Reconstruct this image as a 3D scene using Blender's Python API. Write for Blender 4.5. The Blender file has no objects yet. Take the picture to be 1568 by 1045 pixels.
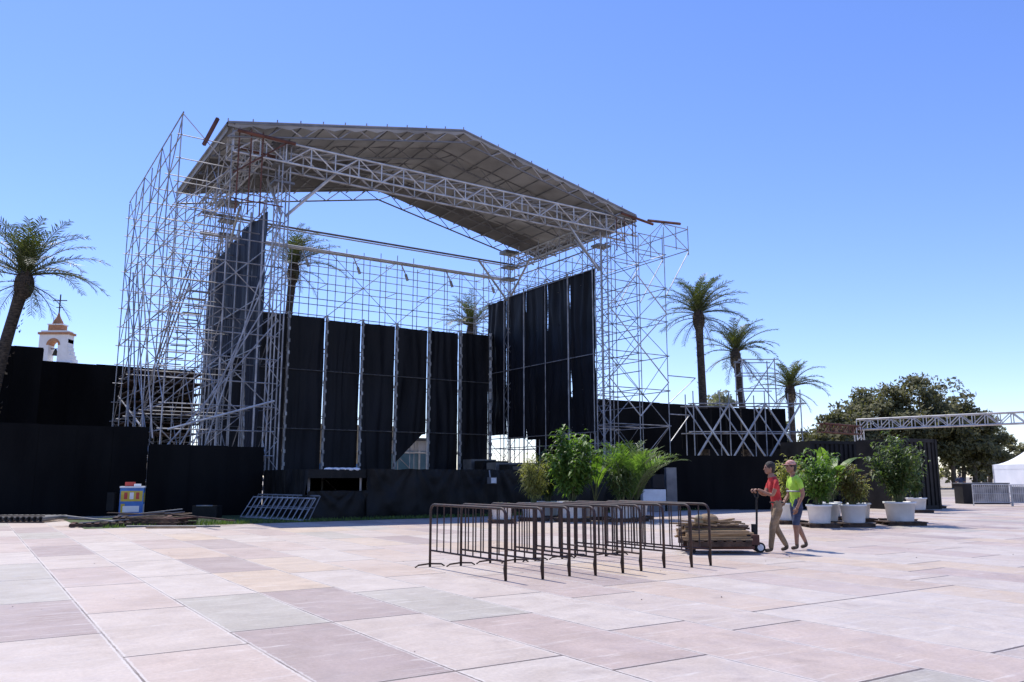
import bpy, math, random
from mathutils import Vector, Matrix, noise
R=random.Random(7)
scene=bpy.context.scene
CA,SA=0.8358,0.5490
def S(a,b,z=0.0): return Vector((CA*a-SA*b, SA*a+CA*b, z))
# ------------------------------------------------------------ materials
def _new(name):
    m=bpy.data.materials.new(name); m.use_nodes=True
    nt=m.node_tree; bs=nt.nodes['Principled BSDF']; return m,nt,bs
def nmat(name,c1,c2,scale=3.0,rough=0.7,metal=0.0,bump=0.0,bscale=20.0,stretch=(1,1,1),detail=3,spec=0.5,trans=0.0):
    m,nt,bs=_new(name); N=nt.nodes; L=nt.links
    tc=N.new('ShaderNodeTexCoord'); mp=N.new('ShaderNodeMapping'); mp.inputs['Scale'].default_value=stretch
    L.new(tc.outputs['Object'],mp.inputs[0])
    nz=N.new('ShaderNodeTexNoise'); nz.inputs['Scale'].default_value=scale; nz.inputs['Detail'].default_value=detail
    L.new(mp.outputs[0],nz.inputs['Vector'])
    cr=N.new('ShaderNodeValToRGB'); cr.color_ramp.elements[0].position=0.35; cr.color_ramp.elements[1].position=0.65
    cr.color_ramp.elements[0].color=(*c1,1); cr.color_ramp.elements[1].color=(*c2,1)
    L.new(nz.outputs['Fac'],cr.inputs[0]); L.new(cr.outputs[0],bs.inputs['Base Color'])
    bs.inputs['Roughness'].default_value=rough; bs.inputs['Metallic'].default_value=metal
    bs.inputs['Specular IOR Level'].default_value=spec
    if bump>0:
        n2=N.new('ShaderNodeTexNoise'); n2.inputs['Scale'].default_value=bscale; n2.inputs['Detail'].default_value=3
        L.new(mp.outputs[0],n2.inputs['Vector'])
        bp=N.new('ShaderNodeBump'); bp.inputs['Strength'].default_value=bump; bp.inputs['Distance'].default_value=0.05
        L.new(n2.outputs['Fac'],bp.inputs['Height']); L.new(bp.outputs[0],bs.inputs['Normal'])
    if trans>0:
        tr=N.new('ShaderNodeBsdfTranslucent'); L.new(cr.outputs[0],tr.inputs[0]); mx=N.new('ShaderNodeMixShader'); mx.inputs[0].default_value=trans
        L.new(bs.outputs[0],mx.inputs[1]); L.new(tr.outputs[0],mx.inputs[2]); L.new(mx.outputs[0],N['Material Output'].inputs[0])
    return m
def leafmat(name,dark,light,trans=0.35,rough=0.5):
    m,nt,bs=_new(name); N=nt.nodes; L=nt.links
    g=N.new('ShaderNodeNewGeometry'); cr=N.new('ShaderNodeValToRGB')
    cr.color_ramp.elements[0].color=(*dark,1); cr.color_ramp.elements[1].color=(*light,1)
    L.new(g.outputs['Random Per Island'],cr.inputs[0]); L.new(cr.outputs[0],bs.inputs['Base Color'])
    bs.inputs['Roughness'].default_value=rough
    tr=N.new('ShaderNodeBsdfTranslucent')
    mx2=N.new('ShaderNodeMix'); mx2.data_type='RGBA'; mx2.blend_type='MULTIPLY'; mx2.inputs[0].default_value=1
    L.new(cr.outputs[0],mx2.inputs[6]); mx2.inputs[7].default_value=(1.9,2.1,0.7,1)
    L.new(mx2.outputs[2],tr.inputs[0])
    mx=N.new('ShaderNodeMixShader'); mx.inputs[0].default_value=trans
    L.new(bs.outputs[0],mx.inputs[1]); L.new(tr.outputs[0],mx.inputs[2])
    L.new(mx.outputs[0],N['Material Output'].inputs[0]); return m
M={}
M['steel']=nmat('galvanised_steel',(0.24,0.24,0.25),(0.46,0.46,0.47),2.0,0.48,0.4,detail=2)
M['alu']=nmat('aluminium_truss',(0.42,0.42,0.42),(0.62,0.62,0.61),2.0,0.42,0.3,detail=2)
M['rust']=nmat('rusty_beam',(0.07,0.03,0.022),(0.16,0.065,0.045),3.0,0.8)
M['bar']=nmat('barrier_paint',(0.02,0.016,0.015),(0.06,0.03,0.024),9.0,0.6,0.2)
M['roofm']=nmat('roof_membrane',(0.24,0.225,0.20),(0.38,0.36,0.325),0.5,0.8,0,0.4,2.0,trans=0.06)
M['roofd']=nmat('roof_tarpaulin',(0.11,0.105,0.10),(0.18,0.17,0.16),0.6,0.8,0,0.3,2.0)  # darker colour for the rear and left-rear cells of the roof
M['black']=nmat('black_fabric',(0.003,0.0035,0.006),(0.010,0.011,0.016),0.6,0.6,0,0.5,3.0,(1,1,0.35),3,0.3)
M['bluecloth']=nmat('dark_blue_fabric',(0.008,0.011,0.02),(0.022,0.028,0.045),0.6,0.6,0,0.5,3.0,(1,1,0.35),3,0.3)  # black curtain cloth with its bluish, half-lit look put into the colour
M['blackwall']=nmat('black_wall_paint',(0.003,0.003,0.0035),(0.009,0.009,0.0095),0.7,0.85,0,0.2,6.0,(1,1,0.3),3,0.12)
M['skirt']=nmat('black_plastic_skirt',(0.004,0.004,0.004),(0.012,0.0115,0.011),1.2,0.55,0,0.5,3.0,(1,1,1),3,0.25)
M['white']=nmat('white_plastic',(0.70,0.70,0.69),(0.82,0.82,0.81),3.0,0.45,0,0.05)
M['tent']=nmat('tent_fabric',(0.75,0.76,0.78),(0.85,0.85,0.86),1.0,0.6)
M['soil']=nmat('soil',(0.03,0.02,0.012),(0.06,0.04,0.025),12,0.95)
M['wood']=nmat('plank_wood',(0.22,0.14,0.07),(0.42,0.29,0.16),6.0,0.75,0,0.3,30,(0.4,4,4))
M['darkwood']=nmat('dark_weathered_wood',(0.035,0.02,0.014),(0.10,0.06,0.04),6.0,0.8,0,0.3,30)
M['trunk']=nmat('palm_trunk',(0.035,0.028,0.021),(0.11,0.085,0.062),5.0,0.95,0,1.0,12,(1,1,3))
M['bark']=nmat('bark',(0.09,0.07,0.05),(0.17,0.14,0.11),5.0,0.95,0,0.8,12)
M['stem']=nmat('green_stem',(0.06,0.09,0.03),(0.13,0.14,0.06),5.0,0.7)
M['palm']=leafmat('palm_leaflets',(0.03,0.045,0.015),(0.12,0.13,0.05),0.25)
M['dead']=leafmat('dead_fronds',(0.10,0.07,0.035),(0.2,0.14,0.07),0.15)
M['leafA']=leafmat('leaf_green',(0.04,0.09,0.02),(0.16,0.25,0.06),0.42)
M['leafB']=leafmat('leaf_yellow_green',(0.16,0.17,0.05),(0.36,0.34,0.13),0.42)
M['leafC']=leafmat('leaf_dark',(0.03,0.06,0.02),(0.12,0.16,0.06),0.38)
M['leafR']=leafmat('leaf_reddish',(0.10,0.06,0.03),(0.18,0.19,0.07),0.38)
M['euc']=leafmat('tree_foliage',(0.06,0.062,0.027),(0.19,0.175,0.072),0.22,0.8)
M['pale']=leafmat('pale_foliage',(0.17,0.17,0.12),(0.30,0.29,0.21),0.2,0.8)
M['grass']=leafmat('grass_blades',(0.05,0.09,0.02),(0.14,0.19,0.05),0.3,0.7)
M['turf']=nmat('turf',(0.04,0.07,0.02),(0.09,0.12,0.04),6,0.95,0,0.5,40)
M['plaster']=nmat('white_plaster',(0.74,0.72,0.68),(0.82,0.8,0.77),1.5,0.85,0,0.1)
M['brick']=nmat('orange_brick',(0.35,0.16,0.08),(0.5,0.24,0.11),6,0.85,0,0.2)
M['bronze']=nmat('bell_bronze',(0.06,0.05,0.03),(0.1,0.09,0.05),6,0.5,0.7)
M['grey']=nmat('grey_metal',(0.14,0.14,0.145),(0.22,0.22,0.22),2,0.5,0.3)
M['container']=nmat('dark_container_paint',(0.012,0.0115,0.011),(0.026,0.024,0.023),1.5,0.7,0.0,0,20,(1,1,1),3,0.25)
M['blue']=nmat('blue_print',(0.03,0.12,0.4),(0.05,0.2,0.5),4,0.5)
M['yellow']=nmat('yellow_print',(0.5,0.36,0.03),(0.6,0.46,0.06),4,0.5)
M['red']=nmat('red_print',(0.4,0.03,0.02),(0.5,0.06,0.04),4,0.5)
M['glass']=nmat('bluish_glass',(0.12,0.25,0.35),(0.25,0.4,0.5),0.8,0.15)
M['skin']=nmat('skin',(0.25,0.12,0.075),(0.34,0.18,0.115),12,0.5)
M['hair']=nmat('dark_hair',(0.008,0.006,0.005),(0.03,0.02,0.015),60,0.6,0,0.5,90)
M['shirt']=nmat('red_shirt',(0.42,0.02,0.02),(0.58,0.04,0.035),8,0.8,0,0.6,10)
M['pants']=nmat('beige_trousers',(0.20,0.135,0.075),(0.31,0.215,0.13),8,0.85,0,0.7,10)
M['vest']=nmat('hi_vis_vest',(0.36,0.62,0.04),(0.48,0.75,0.08),8,0.7,0,0.5,10)
M['navy']=nmat('navy_cloth',(0.02,0.03,0.07),(0.05,0.07,0.13),8,0.85,0,0.6,10)
M['shoe']=nmat('shoe_leather',(0.05,0.03,0.02),(0.12,0.08,0.05),8,0.7)
M['rubber']=nmat('rubber',(0.01,0.01,0.01),(0.02,0.02,0.02),8,0.8)
M['eye']=nmat('eye_dark',(0.01,0.008,0.006),(0.02,0.015,0.01),8,0.2)
M['lip']=nmat('lips',(0.28,0.09,0.07),(0.32,0.11,0.09),8,0.5)
M['cap']=nmat('cap_cloth',(0.42,0.12,0.08),(0.62,0.45,0.38),25,0.8)
M['panel']=nmat('beige_panel',(0.4,0.33,0.2),(0.5,0.42,0.28),1,0.8)
M['stone']=nmat('small_stone',(0.2,0.16,0.13),(0.4,0.33,0.28),5,0.9)
# ------------------------------------------------------------ mesh builder
class MB:
    def __init__(s): s.v=[];s.f=[];s.m=[];s.mats=[];s.smooth=[]
    def mi(s,k):
        if k not in s.mats: s.mats.append(k)
        return s.mats.index(k)
    def face(s,pts,k,sm=False):
        n=len(s.v); s.v+= [tuple(p) for p in pts]; s.f.append(tuple(range(n,n+len(pts)))); s.m.append(s.mi(k)); s.smooth.append(sm)
    def addm(s,vs,fs,k,sm=False):
        n=len(s.v); s.v+=[tuple(p) for p in vs]
        for i,f in enumerate(fs):
            s.f.append(tuple(j+n for j in f)); s.m.append(s.mi(k[i] if isinstance(k,list) else k)); s.smooth.append(sm)
    def tube(s,p,q,r,k,n=5,r2=None,cap=False):
        p=Vector(p);q=Vector(q); d=q-p
        if d.length<1e-6: return
        d.normalize(); u=d.cross(Vector((0,0,1)) if abs(d.z)<0.95 else Vector((1,0,0))).normalized(); w=d.cross(u)
        r2=r if r2 is None else r2; vs=[]
        for c,rr in ((p,r),(q,r2)):
            for i in range(n):
                t=2*math.pi*i/n; vs.append(c+u*math.cos(t)*rr+w*math.sin(t)*rr)
        fs=[(i,(i+1)%n,n+(i+1)%n,n+i) for i in range(n)]
        if cap: fs+=[tuple(range(n))[::-1],tuple(range(n,2*n))]
        s.addm(vs,fs,k,n>=6 and not cap)
    def path(s,pts,rs,k,n=8,cap=True):
        pts=[Vector(p) for p in pts]; vs=[];fs=[]
        for j,p in enumerate(pts):
            d=(pts[min(j+1,len(pts)-1)]-pts[max(j-1,0)]).normalized()
            u=d.cross(Vector((0,1,0)) if abs(d.y)<0.9 else Vector((1,0,0))).normalized(); w=d.cross(u)
            for i in range(n):
                t=2*math.pi*i/n; vs.append(p+(u*math.cos(t)+w*math.sin(t))*rs[j])
        for j in range(len(pts)-1):
            for i in range(n): fs.append((j*n+i,j*n+(i+1)%n,(j+1)*n+(i+1)%n,(j+1)*n+i))
        if cap: fs+=[tuple(range(n))[::-1],tuple(range((len(pts)-1)*n,len(pts)*n))]
        s.addm(vs,fs,k,True)
    def box(s,c,size,k,rot=None,bev=0.0):
        c=Vector(c); x,y,z=[t/2 for t in size]
        vs=[Vector((sx*x,sy*y,sz*z)) for sz in(-1,1) for sy in(-1,1) for sx in(-1,1)]
        if rot is not None: vs=[rot@v for v in vs]
        vs=[c+v for v in vs]
        s.addm(vs,[(0,2,3,1),(4,5,7,6),(0,1,5,4),(2,6,7,3),(0,4,6,2),(1,3,7,5)],k)
    def ell(s,c,r,k,nu=12,nv=8,zmin=-1.0,rot=None):
        vs=[];fs=[]; c=Vector(c)
        for j in range(nv+1):
            ph=-math.pi/2+math.pi*j/nv; zz=max(math.sin(ph),zmin)
            for i in range(nu):
                t=2*math.pi*i/nu; v=Vector((math.cos(ph)*math.cos(t)*r[0],math.cos(ph)*math.sin(t)*r[1],zz*r[2]))
                if rot is not None: v=rot@v
                vs.append(c+v)
        for j in range(nv):
            for i in range(nu): fs.append((j*nu+i,j*nu+(i+1)%nu,(j+1)*nu+(i+1)%nu,(j+1)*nu+i))
        s.addm(vs,fs,k,True)
    def lathe(s,c,prof,k,n=20,sm=True):
        c=Vector(c); vs=[];fs=[]
        for r,z in prof:
            for i in range(n):
                t=2*math.pi*i/n; vs.append(c+Vector((r*math.cos(t),r*math.sin(t),z)))
        for j in range(len(prof)-1):
            for i in range(n): fs.append((j*n+i,j*n+(i+1)%n,(j+1)*n+(i+1)%n,(j+1)*n+i))
        s.addm(vs,fs,k,sm)
    def obj(s,name,parent=None,loc=(0,0,0),rz=0):
        me=bpy.data.meshes.new(name); me.from_pydata(s.v,[],s.f)
        for k in s.mats: me.materials.append(M[k])
        me.polygons.foreach_set('material_index',s.m); me.polygons.foreach_set('use_smooth',s.smooth); me.update()
        o=bpy.data.objects.new(name,me); scene.collection.objects.link(o); o.location=loc; o.rotation_euler=(0,0,rz)
        if parent: o.parent=parent
        return o
ROTS=Matrix.Rotation(math.atan2(SA,CA),3,'Z')
def empty(name):
    o=bpy.data.objects.new(name,None); scene.collection.objects.link(o); return o
def sbox(mb,a0,a1,b0,b1,z0,z1,k):
    mb.box(S((a0+a1)/2,(b0+b1)/2,(z0+z1)/2),(a1-a0,b1-b0,z1-z0),k,ROTS)
# ------------------------------------------------------------ ground
def sheet(name,a0,a1,b0,b1,z,mat):
    me=bpy.data.meshes.new(name); me.from_pydata([(a0,b0,0),(a1,b0,0),(a1,b1,0),(a0,b1,0)],[],[(0,1,2,3)])
    me.materials.append(mat); o=bpy.data.objects.new(name,me); scene.collection.objects.link(o)
    o.location=(0,0,z); o.rotation_euler=(0,0,math.atan2(SA,CA)); return o
def paving():
    m,nt,bs=_new('stone_paving'); N=nt.nodes; L=nt.links
    def math_(op,a,b=None,c=None):
        n=N.new('ShaderNodeMath'); n.operation=op
        for i,x in enumerate((a,b,c)):
            if x is None: continue
            if isinstance(x,(int,float)): n.inputs[i].default_value=x
            else: L.new(x,n.inputs[i])
        return n.outputs[0]
    tc=N.new('ShaderNodeTexCoord'); sp=N.new('ShaderNodeSeparateXYZ'); L.new(tc.outputs['Object'],sp.inputs[0])
    W,H=1.05,2.62
    ua=math_('DIVIDE',math_('SUBTRACT',sp.outputs[0],0.19),W); col=math_('FLOOR',ua)
    wn=N.new('ShaderNodeTexWhiteNoise'); wn.noise_dimensions='1D'; L.new(col,wn.inputs['W'])
    off=math_('MULTIPLY',math_('FLOOR',math_('MULTIPLY',wn.outputs[0],4)),0.25)
    ub=math_('ADD',math_('DIVIDE',sp.outputs[1],H),off); row=math_('FLOOR',ub)
    cb=N.new('ShaderNodeCombineXYZ'); L.new(col,cb.inputs[0]); L.new(row,cb.inputs[1])
    w2=N.new('ShaderNodeTexWhiteNoise'); w2.noise_dimensions='3D'; L.new(cb.outputs[0],w2.inputs['Vector'])
    cr=N.new('ShaderNodeValToRGB'); cr.color_ramp.interpolation='CONSTANT'
    cols=[(0,(0.52,0.415,0.355)),(0.16,(0.53,0.45,0.39)),(0.31,(0.56,0.44,0.32)),(0.44,(0.45,0.35,0.31)),(0.57,(0.56,0.495,0.435)),(0.74,(0.40,0.38,0.325)),(0.79,(0.52,0.40,0.31)),(0.90,(0.33,0.25,0.235))]
    e=cr.color_ramp.elements; e[0].position=0; e[0].color=(*cols[0][1],1); e[1].position=cols[1][0]; e[1].color=(*cols[1][1],1)
    for p,c in cols[2:]:
        x=e.new(p); x.color=(*c,1)
    L.new(w2.outputs[0],cr.inputs[0])
    def noise_(scale,det,rough=0.6,vec=None,dist=0):
        n=N.new('ShaderNodeTexNoise'); n.inputs['Scale'].default_value=scale; n.inputs['Detail'].default_value=det; n.inputs['Roughness'].default_value=rough; n.inputs['Distortion'].default_value=dist
        L.new(vec or tc.outputs['Object'],n.inputs['Vector']); return n.outputs['Fac']
    def ramp(x,a,b,ca=(0,0,0),cb_=(1,1,1)):
        r=N.new('ShaderNodeValToRGB'); r.color_ramp.elements[0].position=a; r.color_ramp.elements[1].position=b
        r.color_ramp.elements[0].color=(*ca,1); r.color_ramp.elements[1].color=(*cb_,1); L.new(x,r.inputs[0]); return r.outputs[0]
    def mix(f,a,b,mode='MIX'):
        n=N.new('ShaderNodeMix'); n.data_type='RGBA'; n.blend_type=mode
        if isinstance(f,(int,float)): n.inputs[0].default_value=f
        else: L.new(f,n.inputs[0])
        for i,x in ((6,a),(7,b)):
            if isinstance(x,tuple): n.inputs[i].default_value=(*x,1)
            else: L.new(x,n.inputs[i])
        return n.outputs[2]
    va=N.new('ShaderNodeVectorMath'); va.operation='MULTIPLY_ADD'; L.new(w2.outputs['Color'],va.inputs[0]); va.inputs[1].default_value=(30,30,30); L.new(tc.outputs['Object'],va.inputs[2])
    c=mix(1.0,cr.outputs[0],ramp(noise_(1.1,7,0.68,va.outputs[0],1.2),0.3,0.72,(0.74,0.70,0.67),(1.12,1.11,1.10)),'MULTIPLY')
    c=mix(0.25,c,(0.51,0.42,0.36))
    c=mix(1.0,c,ramp(noise_(26,5,0.75),0.25,0.75,(0.80,0.80,0.80),(1.12,1.11,1.10)),'MULTIPLY')
    c=mix(ramp(noise_(0.22,4,0.6),0.45,0.72,(0,0,0),(0.45,0.45,0.45)),c,(0.57,0.50,0.44))
    mp=N.new('ShaderNodeMapping'); mp.inputs['Rotation'].default_value=(0,0,0.5); mp.inputs['Scale'].default_value=(0.8,9,1); L.new(tc.outputs['Object'],mp.inputs[0])
    c=mix(ramp(noise_(1.3,7,0.72,mp.outputs[0],0.4),0.57,0.69,(0,0,0),(0.65,0.65,0.65)),c,(0.66,0.61,0.56))
    c=mix(ramp(noise_(2.3,6,0.68),0.58,0.74,(0,0,0),(0.5,0.5,0.5)),c,(0.27,0.205,0.175))
    fa=math_('FRACT',ua); da=math_('MULTIPLY',math_('MINIMUM',fa,math_('SUBTRACT',1.0,fa)),W)
    fb=math_('FRACT',ub); db=math_('MULTIPLY',math_('MINIMUM',fb,math_('SUBTRACT',1.0,fb)),H)
    wob=math_('MULTIPLY',math_('SUBTRACT',noise_(14,3),0.5),0.02)
    ja=math_('LESS_THAN',math_('ADD',da,wob),0.009); jb=math_('LESS_THAN',math_('ADD',db,wob),0.019)
    sm=math_('MULTIPLY',math_('LESS_THAN',math_('ADD',math_('MINIMUM',da,db),math_('MULTIPLY',wob,3.0)),0.028),0.5)
    c=mix(sm,c,(0.62,0.58,0.54))
    gap=ramp(noise_(0.8,3),0.42,0.58)
    dk=mix(gap,(0.34,0.28,0.24),(0.09,0.055,0.04))
    c=mix(math_('MULTIPLY',ja,0.85),c,dk); c=mix(math_('MULTIPLY',jb,0.9),c,(0.075,0.045,0.035))
    vo=N.new('ShaderNodeTexVoronoi'); vo.inputs['Scale'].default_value=0.8; L.new(tc.outputs['Object'],vo.inputs['Vector'])
    c=mix(math_('MULTIPLY',math_('LESS_THAN',vo.outputs['Distance'],0.014),0.6),c,(0.10,0.07,0.055))
    L.new(c,bs.inputs['Base Color'])
    L.new(ramp(noise_(3,4),0.3,0.7,(0.48,0.48,0.48),(0.75,0.75,0.75)),bs.inputs['Roughness'])
    bp=N.new('ShaderNodeBump'); bp.inputs['Strength'].default_value=0.5; bp.inputs['Distance'].default_value=0.02
    hh=math_('SUBTRACT',math_('MULTIPLY',noise_(9,6,0.72),0.5),math_('MULTIPLY',math_('MAXIMUM',ja,jb),0.5))
    L.new(hh,bp.inputs['Height']); L.new(bp.outputs[0],bs.inputs['Normal']); return m
sheet('ground',-2500,2500,-2500,2500,-0.012,nmat('dry_earth',(0.30,0.25,0.19),(0.42,0.36,0.28),0.08,0.95))
sheet('plaza_paving',-70,130,-60,34,-0.004,paving())
gs=sheet('grass_strip',3,34.5,27.2,33.9,0.0,M['turf'])
g=MB()
for i in range(6000):
    a=R.uniform(3.5,34); b=27.2+abs(R.gauss(0,1))*1.2
    if b>33: continue
    p=S(a,b); h=R.uniform(0.05,0.13); t=R.uniform(0,6.28); w=Vector((math.cos(t),math.sin(t),0))*0.02
    g.face([p-w,p+w,p+Vector((R.uniform(-.04,.04),R.uniform(-.04,.04),h))],'grass')
g.obj('grass')
g=MB()
for i in range(70):
    a=R.uniform(-2,24); b=R.uniform(6,26); s_=R.uniform(.004,.011)
    g.ell(S(a,b,s_*.4),(s_*R.uniform(.8,1.5),s_,s_*.7),'stone',6,4)
g.obj('gravel_debris')
# ------------------------------------------------------------ cloth
def cloth(mb,p0,du,width,z0,z1,k,amp=0.06,fold=0.45,seed=0,botfn=None):
    du=Vector(du).normalized(); nrm=Vector((-du.y,du.x,0)); nx=max(8,int(width*9)); nz=max(6,int((z1-z0)*3)); vs=[];fs=[]
    for j in range(nz+1):
        for i in range(nx+1):
            u=width*i/nx; zb=z0 if botfn is None else botfn(u); z=zb+(z1-zb)*j/nz
            n1=noise.noise(Vector((u*1.1+seed*7,z*0.16,seed)))*2.2
            d=amp*math.sin(2*math.pi*u/fold+n1*3)*(0.4+0.6*abs(noise.noise(Vector((u*.5,z*.3,seed+5)))*2))+amp*1.3*noise.noise(Vector((u*.9,z*.7,seed+9)))
            vs.append(Vector(p0)+du*u+nrm*d+Vector((0,0,z)))
    for j in range(nz):
        for i in range(nx): fs.append((j*(nx+1)+i,j*(nx+1)+i+1,(j+1)*(nx+1)+i+1,(j+1)*(nx+1)+i))
    mb.addm(vs,fs,k,True)
def skirt(mb,p0,du,width,z0,z1,k,seed):
    # loosely hanging cloth pinned at points along its top edge
    du=Vector(du).normalized(); nrm=Vector((-du.y,du.x,0)); nx=int(width*14); nz=14; vs=[];fs=[]
    for j in range(nz+1):
        for i in range(nx+1):
            u=width*i/nx; t=j/nz; z=z0+(z1-z0)*t; uw=u+.35*noise.noise(Vector((u*.4,z*.6,seed+1)))
            c_=round(uw/1.9)*1.9; fan=(uw-c_)/(0.25+1.25*(1-t))   # folds fan out from each pin
            d=.055*math.cos(fan*7)*math.exp(-abs(uw-c_)*.9)+.11*noise.noise(Vector((u*1.1,z*1.1,seed+3)))+.03*noise.noise(Vector((u*3.5,z*3,seed+6)))
            vs.append(Vector(p0)+du*u-nrm*d+Vector((0,0,z+.03*noise.noise(Vector((u*2,0,seed)))*t)))
    for j in range(nz):
        for i in range(nx): fs.append((j*(nx+1)+i,j*(nx+1)+i+1,(j+1)*(nx+1)+i+1,(j+1)*(nx+1)+i))
    mb.addm(vs,fs,k,True)
DA=S(1,0);DB=S(0,1)
# ------------------------------------------------------------ stage
stage=empty('concert_stage')
def lin(a,b,n): return [a+(b-a)*i/n for i in range(n+1)]
def scaf(mb,As,Bs,z0,z1,fine,r=0.028,k='steel',coarse=2.0,dp=0.75):
    for a in As:
        for b in Bs: mb.tube(S(a,b,z0),S(a,b,z1+R.uniform(0,0.3)),r,k)
    z=z0+0.3; i=0
    while z<=z1+0.01:
        c=(i%2==0)
        for a in As:
            if c or a in fine.get('a',[]): mb.tube(S(a,Bs[0]-.15,z),S(a,Bs[-1]+.15,z),r*0.9,k,4)
        for b in Bs:
            if c or b in fine.get('b',[]): mb.tube(S(As[0]-.15,b,z+.04),S(As[-1]+.15,b,z+.04),r*0.9,k,4)
        z+=coarse/2; i+=1
    nl=int((z1-z0)/coarse)
    for l in range(nl):
        za=z0+.3+l*coarse; zb=za+coarse
        for a in (As[0],As[len(As)//2],As[-1]):
            for i in range(len(Bs)-1):
                if R.random()<dp:
                    q=(i+l)%2; mb.tube(S(a+.03,Bs[i+q],za),S(a+.03,Bs[i+1-q],zb),r*.8,k,4)
        for b in Bs[::2]+[Bs[-1]]:
            for i in range(len(As)-1):
                if R.random()<dp:
                    q=(i+l)%2; mb.tube(S(As[i+q],b+.03,za),S(As[i+1-q],b+.03,zb),r*.8,k,4)
LB=lin(34,47.2,6)
mb=MB(); LA=[6.1,8.15,10.35]
scaf(mb,LA,LB,0,16,{'a':[6.1,8.15],'b':[34,LB[-1]]})
for a in LA[:2]:
    mb.tube(S(a,33.8,16.25),S(a,47.3,16.25),.03,'steel')
for i in range(4):
    mb.tube(S(6.0,35+2*i,3),S(6.0,41+1.2*i,11.5),0.033,'steel'); mb.tube(S(6.2+.5*i,33.9,2.5),S(10.4,33.9,8+1.6*i),0.03,'steel')
for i in range(3):
    mb.tube(S(7.0,46.0,3.4+i*.5),S(7.0,35.0,9.4+i*.5),.03,'steel')
for i in range(26):
    b=46-11*i/26; z=3.4+6*i/26; sbox(mb,7.13,7.87,b-.1,b+.1,z,z+.025,'grey')
for i in range(7):
    sbox(mb,6.2,9.6,43.5,47.0,3.6+i*.5,3.66+i*.5,'darkwood')
for i in range(3): mb.tube(S(8.4+.5*i,33.9,12.4),S(8.4+.5*i,33.9,16.2),.035,'rust')
mb.tube(S(8.2,33.85,14.1),S(10.4,33.85,15.9),.035,'rust'); mb.tube(S(8.2,33.85,13.0),S(10.4,33.85,13.0),.03,'rust')
mb.tube(S(6.3,33.8,3.3),S(10.4,33.8,4.6),.045,'alu'); mb.tube(S(6.2,46.5,5.6),S(6.2,38.0,3.4),.04,'alu')
mb.obj('left_scaffold',stage)
mb=MB(); RA=[28.65,30.8,33.0]
scaf(mb,RA,LB,0,16,{'a':[28.65,30.8],'b':[LB[-1]]})
for b in (34,36.2,38.4):
    mb.tube(S(33,b,16.2),S(35,b,16.2),.03,'steel'); mb.tube(S(33,b,14.9),S(35,b,14.9),.03,'steel'); mb.tube(S(35,b,16.4),S(35,b,14.6),.03,'steel')
    mb.tube(S(35,b,14.8),S(33,b,11.8),.03,'steel'); mb.tube(S(34,b,16.2),S(34,b,14.8),.03,'steel'); mb.tube(S(33,b,16.2),S(35,b,14.9),.025,'steel')
for z in (16.2,14.9): mb.tube(S(35,34,z),S(35,38.4,z),.03,'steel')
for z,q in ((7.2,35.2),(5.0,34.6)):
    mb.tube(S(33,34,z),S(q,34,z),.03,'steel'); mb.tube(S(q,34,z),S(33,34,z-1.6),.03,'steel')
for i,z in enumerate((4.8,8.8,)):
    for (x0,x1) in ((28.65,30.8),(33.0,30.8)):
        mb.tube(S(x1,33.95,z),S(x0,33.95,z+2),.035,'alu'); mb.tube(S(x1,33.95,z+4),S(x0,33.95,z+2),.035,'alu')
for i in range(3): mb.tube(S(29.3+.6*i,33.9,14.0),S(29.3+.6*i,33.9,16.0),.03,'rust')
mb.obj('right_scaffold',stage)
mb=MB()
for b in (46.5,48.2):
    for a in lin(10.35,28.65,16): mb.tube(S(a,b,0),S(a,b,15.0+R.uniform(0,.6)),.026,'steel')
    z=1
    while z<15.6: mb.tube(S(10,b,z),S(29,b,z),.026,'steel',4); z+=1.0 if z>9 else 2
for l in range(7):
    for i in range(8):
        q=(i+l)%2; a0=10.35+2.2875*i; a1=a0+2.2875
        if R.random()<.8: mb.tube(S((a0,a1)[q],46.45,1+2*l),S((a1,a0)[q],46.45,3+2*l),.022,'steel',4)
for a in lin(10.35,28.65,8):
    for z in range(9,16,2): mb.tube(S(a,46.5,z),S(a,48.2,z),.024,'steel',4)
mb.tube(S(9.5,45.6,14.7),S(29.6,45.6,14.7),.12,'alu',8)
mb.tube(S(9.5,45.3,15.6),S(29.6,45.3,15.6),.045,'alu',6)
for a in lin(12,28,5): mb.tube(S(a,45.6,14.7),S(a+.3,45.4,13.9),.04,'alu'); mb.tube(S(a+.25,45.4,14.0),S(a+.4,45.4,13.6),.09,'steel',8,None,True)
mb.obj('rear_scaffold',stage)
# roof
mb=MB(); A0,AM,A1=7.9,19.35,30.8; B0,B1=33.9,44.2; ZE,ZR=16.25,18.65
def zr(a): return ZE+(ZR-ZE)*(1-abs(a-AM)/(A1-AM))
def roofpt(a,b,off=0): return S(a,b,zr(a)+off)
nA=22; nB=9; aa=lin(A0,A1,nA); bb=lin(B0,B1,nB)
vs=[];fs=[]
for j,b in enumerate(bb):
    for i,a in enumerate(aa):
        vs.append(roofpt(a,b,-0.07*(i%2)+noise.noise(Vector((a*.6,b*.6,1)))*.08))
ks=[]
for j in range(nB):
    for i in range(nA):
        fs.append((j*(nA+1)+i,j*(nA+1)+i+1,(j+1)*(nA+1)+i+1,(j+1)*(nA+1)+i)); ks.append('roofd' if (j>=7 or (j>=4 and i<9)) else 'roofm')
mb.addm(vs,fs,ks)
for a in aa:
    mb.tube(roofpt(a,B0,-.14),roofpt(a,B1,-.14),.042,'grey',4)
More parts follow.
